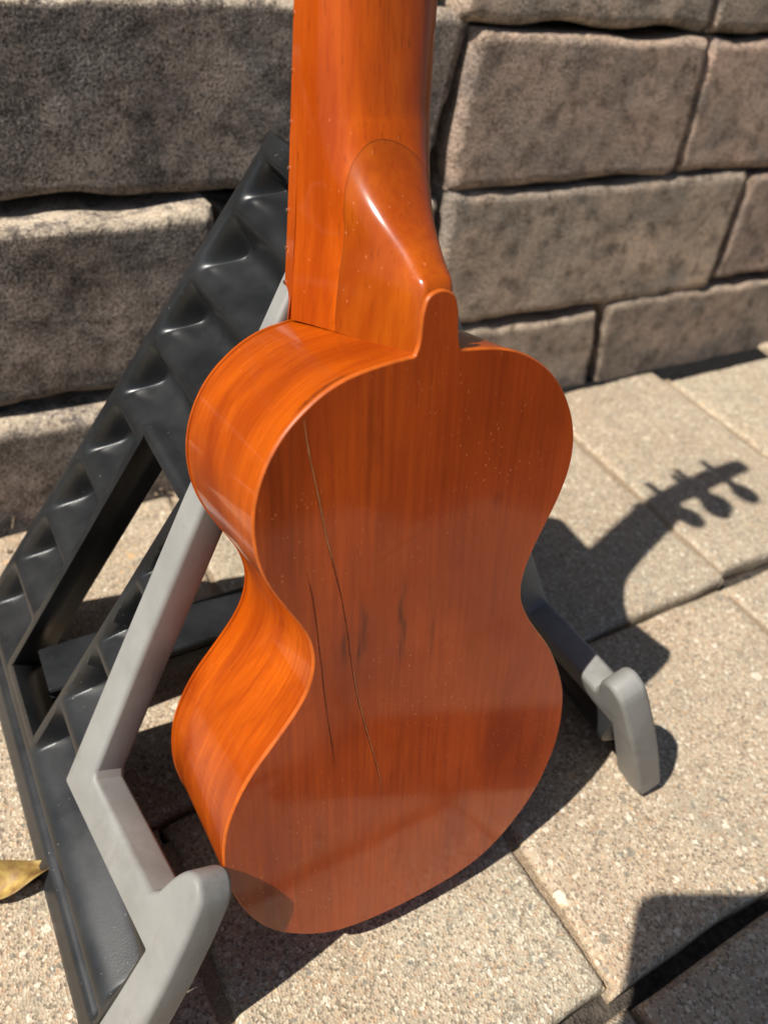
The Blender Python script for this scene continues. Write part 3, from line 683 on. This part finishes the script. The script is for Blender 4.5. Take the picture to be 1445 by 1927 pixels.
me = bpy.data.meshes.new('heel'); bmh.to_mesh(me); bmh.free(); heel = link('heel', me, M_heel, uke, True, 60)
V, F_ = tube(gl, 0.00009, 6); obj('glue_line', V, F_, M_glue, heel, True)
# fingerboard, frets, nut
bm = bmesh.new()
fv = []
for v in np.linspace(0.205, 0.411, 20):
    a = 0.0203 + 0.0012 * sstep((v - 0.24) / 0.04) - (v - 0.24) * 0.014
    w0 = -0.0633 if v < 0.2405 else -0.0633
    lo = -0.0602 if v < 0.2395 else NB
    fv.append([bm.verts.new(nk(-a, v, lo)), bm.verts.new(nk(-a, v, w0)), bm.verts.new(nk(a, v, w0)), bm.verts.new(nk(a, v, lo))])
for q0, q1 in zip(fv[:-1], fv[1:]):
    for i in range(4): bm.faces.new((q0[i], q0[(i + 1) % 4], q1[(i + 1) % 4], q1[i]))
bm.faces.new(fv[0]); bm.faces.new(fv[-1][::-1])
fb = bmobj('fingerboard', bm, M_neck, uke)
for k in range(1, 13):
    v = 0.4125 - 0.345 * (1 - 2 ** (-k / 12)); a = 0.0203 + 0.0012 * sstep((v - 0.24) / 0.04) - (v - 0.24) * 0.014
    V, F_ = tube([nk(-a - 0.0005, v, -0.0632), nk(a + 0.0005, v, -0.0632)], 0.0006, 8)
    obj('fret', V, F_, M_fret, fb, True, 50)
bm = bmesh.new(); box_bm(bm, (-0.0175 + 0.0095, 0.411, -0.0655), (0.0175 + 0.0095, 0.4155, -0.050)); bmobj('nut', bm, M_bone, uke)
# headstock, tilted back a little
HM = Matrix.Translation(nk(0, 0.414, -0.0575)) @ Matrix.Rotation(R(10.5), 4, 'X') @ Matrix.Rotation(R(-3.1), 4, 'Z')
hp = [(-17.5, 0), (-17.5, 8), (-20, 22), (-22.5, 45), (-24.5, 75), (-26, 98), (-22, 107), (-14, 110), (-7, 116), (0, 119), (7, 116), (14, 110), (22, 107), (26, 98), (24.5, 75), (22.5, 45), (20, 22), (17.5, 8), (17.5, 0)]
bm = bmesh.new()
t0 = [bm.verts.new(HM @ Vector((a / 1000, b / 1000, 0.006))) for a, b in hp]
f = bm.faces.new(t0); r_ = bmesh.ops.extrude_face_region(bm, geom=[f])
dv = HM.to_3x3() @ Vector((0, 0, -0.0135))
for g in r_['geom']:
    if isinstance(g, bmesh.types.BMVert): g.co += dv
bmesh.ops.recalc_face_normals(bm, faces=bm.faces)
bmesh.ops.bevel(bm, geom=[e for e in bm.edges if e.calc_face_angle(0) > R(50)], offset=0.001, segments=2, affect='EDGES')
bmobj('headstock', bm, M_neck, uke, True, 40)
for (a, b) in ((-15, 30), (15, 30), (-16.5, 74), (16.5, 74)):
    P = lambda z: HM @ Vector((a / 1000, b / 1000, z))
    V, F_ = tube([P(-0.021), P(-0.006), P(0.006), P(0.012)], [0.0026, 0.0032, 0.0035, 0.0042], 12)
    pg = obj('tuning_peg', V, F_, M_ebony, uke, True, 40)
    # oval thumb button
    Vb, Fb = [], []
    for j in range(9):
        for i in range(14):
            th = math.pi * j / 8; ph = 2 * math.pi * i / 14
            Vb.append(P(0.0) + HM.to_3x3() @ Vector((0.0100 * math.sin(th) * math.cos(ph), 0.0042 * math.sin(th) * math.sin(ph), 0.0235 - 0.0125 * math.cos(th))))
    for j in range(8):
        for i in range(14): Fb.append((j * 14 + i, j * 14 + (i + 1) % 14, (j + 1) * 14 + (i + 1) % 14, (j + 1) * 14 + i))
    obj('peg_button', Vb, Fb, M_ebony, pg, True)
# bridge and strings on the far side
bm = bmesh.new(); box_bm(bm, (-0.026, 0.0630, -0.0675), (0.026, 0.0760, -0.0602)); bmesh.ops.bevel(bm, geom=list(bm.edges), offset=0.0015, segments=2, affect='EDGES')
bmobj('bridge', bm, M_neck, uke, True, 40)
for k in range(4):
    x0 = -0.0195 + 0.013 * k; x1 = -0.0135 + 0.009 * k + 0.0095
    V, F_ = tube([(x0, 0.0685, -0.0682), (x1, 0.4135, -0.0662), tuple(HM @ Vector(((-15, 15, -16.5, 16.5)[k] / 1000 * 0.85, (30, 30, 74, 74)[k] / 1000, -0.012)))], 0.0004, 6)
    obj('string', V, F_, M_nylon, uke, True)
# cracks in the back and open seams, a hair proud of the wood
def px_on_back(x, y, w=0.00012):
    d = CX * ((x - 722.5) / 1447) + CD * ((y - 963.5) / 1447) + CF
    o = Vector((0, 0, CAM_Z)); q = UO + UZ * w
    s = (q - o).dot(UZ) / d.dot(UZ); X = o + d * s - UO
    return np.array((X.dot(UX), X.dot(UY)))
def ribbon(name, pts, width, mat, parent, w=0.00012, seed=0):
    P = catmull(pts, 8); rnd = random.Random(seed); V = []; F = []
    n = len(P)
    for i in range(n):
        t = P[min(i + 1, n - 1)] - P[max(i - 1, 0)]; t = t / (np.linalg.norm(t) + 1e-9); nn = np.array((-t[1], t[0]))
        k = width * (0.45 + 0.75 * rnd.random()) * min(1.0, 6 * min(i + 0.3, n - 1 - i + 0.3) / n + 0.15)
        c = P[i] + nn * rnd.uniform(-0.2, 0.2) * width
        V += [(*(c + nn * k / 2), w), (*(c - nn * k / 2), w)]
        if i: F.append((2 * i - 2, 2 * i - 1, 2 * i + 1, 2 * i))
    return obj(name, V, F, mat, parent)
C1 = [(570, 783), (580, 850), (595, 920), (606, 975), (613, 1010), (626, 1060), (640, 1115), (652, 1180), (660, 1240), (672, 1310), (690, 1380), (708, 1440), (716, 1482)]
C2 = [(576, 1075), (588, 1125), (597, 1190), (604, 1250), (612, 1320), (624, 1400), (630, 1440)]
ribbon('crack', [px_on_back(*q) for q in C1], 0.00022, M_dark, back, 0.00010, 1)
ribbon('crack', [px_on_back(x + 1.2, y, 0.0002) for x, y in C1[:6]], 0.00022, M_pale, back, 0.0002, 2)
ribbon('crack', [px_on_back(x + 1.5, y, 0.0002) for x, y in C1[8:]], 0.00016, M_pale, back, 0.0002, 5)
ribbon('crack', [px_on_back(*q) for q in C2], 0.00020, M_dark, back, 0.00010, 3)
ribbon('scratch', [px_on_back(x, y, 0.0002) for x, y in [(700, 1066), (735, 1040), (770, 1015), (815, 985)]], 0.00022, M_edge, back, 0.00015, 8)
# open seam between side and back
def seam(i0, i1, depth, name='open_seam'):
    idx = [i % len(OUT) for i in range(i0, i1 + 1)]
    Po = inset(OUT, -0.00015); V = []; F = []
    rnd = random.Random(i0)
    for k, i in enumerate(idx):
        h = depth * min(1, 4 * min(k, len(idx) - 1 - k) / len(idx) + 0.1) * rnd.uniform(0.6, 1.1)
        V += [(Po[i][0], Po[i][1], -0.0023), (Po[i][0], Po[i][1], -0.0023 - h)]
        if k: F.append((2 * k - 2, 2 * k - 1, 2 * k + 1, 2 * k))
    obj(name, V, F, M_dark, uke)
def near_idx(u, v): return int(np.argmin(np.hypot(OUT[:, 0] - u / 1000, OUT[:, 1] - v / 1000)))
ia, ib = near_idx(-25, 238), near_idx(-46, 227); seam(min(ia, ib), max(ia, ib), 0.0005)
ia, ib = near_idx(-75, 52), near_idx(-62, 27); seam(min(ia, ib), max(ia, ib), 0.0008)

# ------------------------------------------------------------------ small things on the ground
def px_ground(x, y, z=0.0):
    d = CX * ((x - 722.5) / 1447) + CD * ((y - 963.5) / 1447) + CF
    return Vector((0, 0, CAM_Z)) + d * ((z - CAM_Z) / d.z)
def leaf_mat():
    m = NT('dry_yellow_leaf'); c = m.coord()
    nz = m.noise(c, 160, 4)
    m.set(Base_Color=m.mix(m.ramp(nz, [(0.36, 0.0), (0.62, 1.0)]), (0.20, 0.10, 0.03), (0.42, 0.29, 0.08)), Roughness=0.6)
    return m.m
M_leaf = leaf_mat()
c0 = px_ground(2, 1672)
lv, lf = [], []
ax = (px_ground(90, 1640) - px_ground(-70, 1690)).normalized(); ay = Vector((-ax.y, ax.x, 0))
NL = 22
for i in range(NL + 1):
    t = i / NL * 2 - 1; wdt = 0.0085 * (1 - abs(t) ** 2.2) + 0.0003
    for j in range(9):
        s = j / 4 - 1
        z = 0.003 + 0.0075 * s * s * (1 - t * t) + 0.0030 * math.sin(t * 5 + s * 2) + 0.004 * t * t
        lv.append(c0 + ax * (t * 0.026) + ay * (s * wdt * (0.85 - 0.1 * s)) + Vector((0, 0, max(0.0012, z))))
for i in range(NL):
    for j in range(8): lf.append((i * 9 + j, i * 9 + j + 1, (i + 1) * 9 + j + 1, (i + 1) * 9 + j))
leaf = obj('dry_leaf', lv, lf, M_leaf, None, True)
md = leaf.modifiers.new('thickness', 'SOLIDIFY'); md.thickness = 0.0004
tag(leaf, 'curled dry yellow leaf lying on the paving beside the stand', 'leaf')
# grit and straw swept against the wall
rnd = random.Random(3); V = []; F = []
for k in range(420):
    s = rnd.uniform(-0.42, 0.40); dd = abs(rnd.gauss(0, 0.016)) + 0.002
    if s > 0.0: continue
    p = W0 + WD * s + Vector((math.sin(WA), -math.cos(WA), 0)) * (dd + (0.014 if s < -0.1 else 0.026)); r = rnd.uniform(0.0006, 0.0022)
    b = len(V)
    for q in ((1, 0, 0), (-1, 0, 0), (0, 1, 0), (0, -1, 0), (0, 0, 1), (0, 0, -1)):
        V.append(p + Vector(q) * r * rnd.uniform(0.6, 1.2) + Vector((0, 0, r * 0.5 + 0.0005)))
    for f in ((0, 2, 4), (2, 1, 4), (1, 3, 4), (3, 0, 4), (2, 0, 5), (1, 2, 5), (3, 1, 5), (0, 3, 5)): F.append(tuple(b + i for i in f))
for k in range(60):
    s = rnd.uniform(-0.40, -0.10); p = W0 + WD * s + Vector((math.sin(WA), -math.cos(WA), 0)) * rnd.uniform(0.012, 0.045)
    a = rnd.uniform(0, 6.28); L = rnd.uniform(0.006, 0.018); q = p + Vector((math.cos(a) * L, math.sin(a) * L, 0)); mid = (p + q) / 2 + Vector((0, 0, rnd.uniform(0.002, 0.006)))
    tv, tf = tube([p + Vector((0, 0, 0.001)), mid, q + Vector((0, 0, 0.001))], 0.00035, 4); b = len(V)
    V += tv; F += [tuple(b + i for i in f) for f in tf]
tag(obj('grit', V, F, M_sand), 'sand grains and straw swept against the wall base', None, None, 'stuff')

# ------------------------------------------------------------------ unseen phone placed for its shadow on the paving; its support is invented
PM = Matrix(((CX.x, -CD.x, -CF.x, 0), (CX.y, -CD.y, -CF.y, 0), (CX.z, -CD.z, -CF.z, CAM_Z), (0, 0, 0, 1)))
ph = empty('unseen_smartphone', PM)
tag(ph, 'black smartphone out of view, placed to cast its shadow on the paving', 'phone')
bm = bmesh.new(); pts = []
for (cx_, cy_, a0) in ((-0.002, 0.019, 0), (-0.067, 0.019, 90), (-0.067, -0.118, 180), (-0.002, -0.118, 270)):
    for k in range(7):
        a = R(a0 + 15 * k); pts.append((cx_ + 0.0105 * math.cos(a), cy_ + 0.0105 * math.sin(a)))
lo_ = [bm.verts.new((x, y, 0.010)) for x, y in pts]; hi_ = [bm.verts.new((x, y, 0.018)) for x, y in pts]
bm.faces.new(lo_[::-1]); bm.faces.new(hi_)
for k in range(len(pts)): bm.faces.new((lo_[k], lo_[(k + 1) % len(pts)], hi_[(k + 1) % len(pts)], hi_[k]))
bmobj('unseen_phone_body', bm, M_black, ph, True, 40)
tp = empty('added_tripod', Matrix.Translation((PM @ Vector((-0.032, -0.115, 0.024))) * 1.0))
tp.location.z = 0
tag(tp, 'slim black three-legged support added out of view to hold the phone', 'added_tripod')
hh = (PM @ Vector((-0.032, -0.115, 0.022))).z
V, F_ = tube([(0, 0, 0.10), (0, 0, hh)], 0.005, 12); obj('added_tripod_pole', V, F_, M_black, tp, True, 40)
for k in range(3):
    a = R(35 + 180 + 60 + 120 * k)
    V, F_ = tube([(0, 0, 0.125), (0.075 * math.cos(a), 0.075 * math.sin(a), 0.0035)], [0.0045, 0.0035], 10); obj('added_tripod_leg', V, F_, M_black, tp, True, 40)
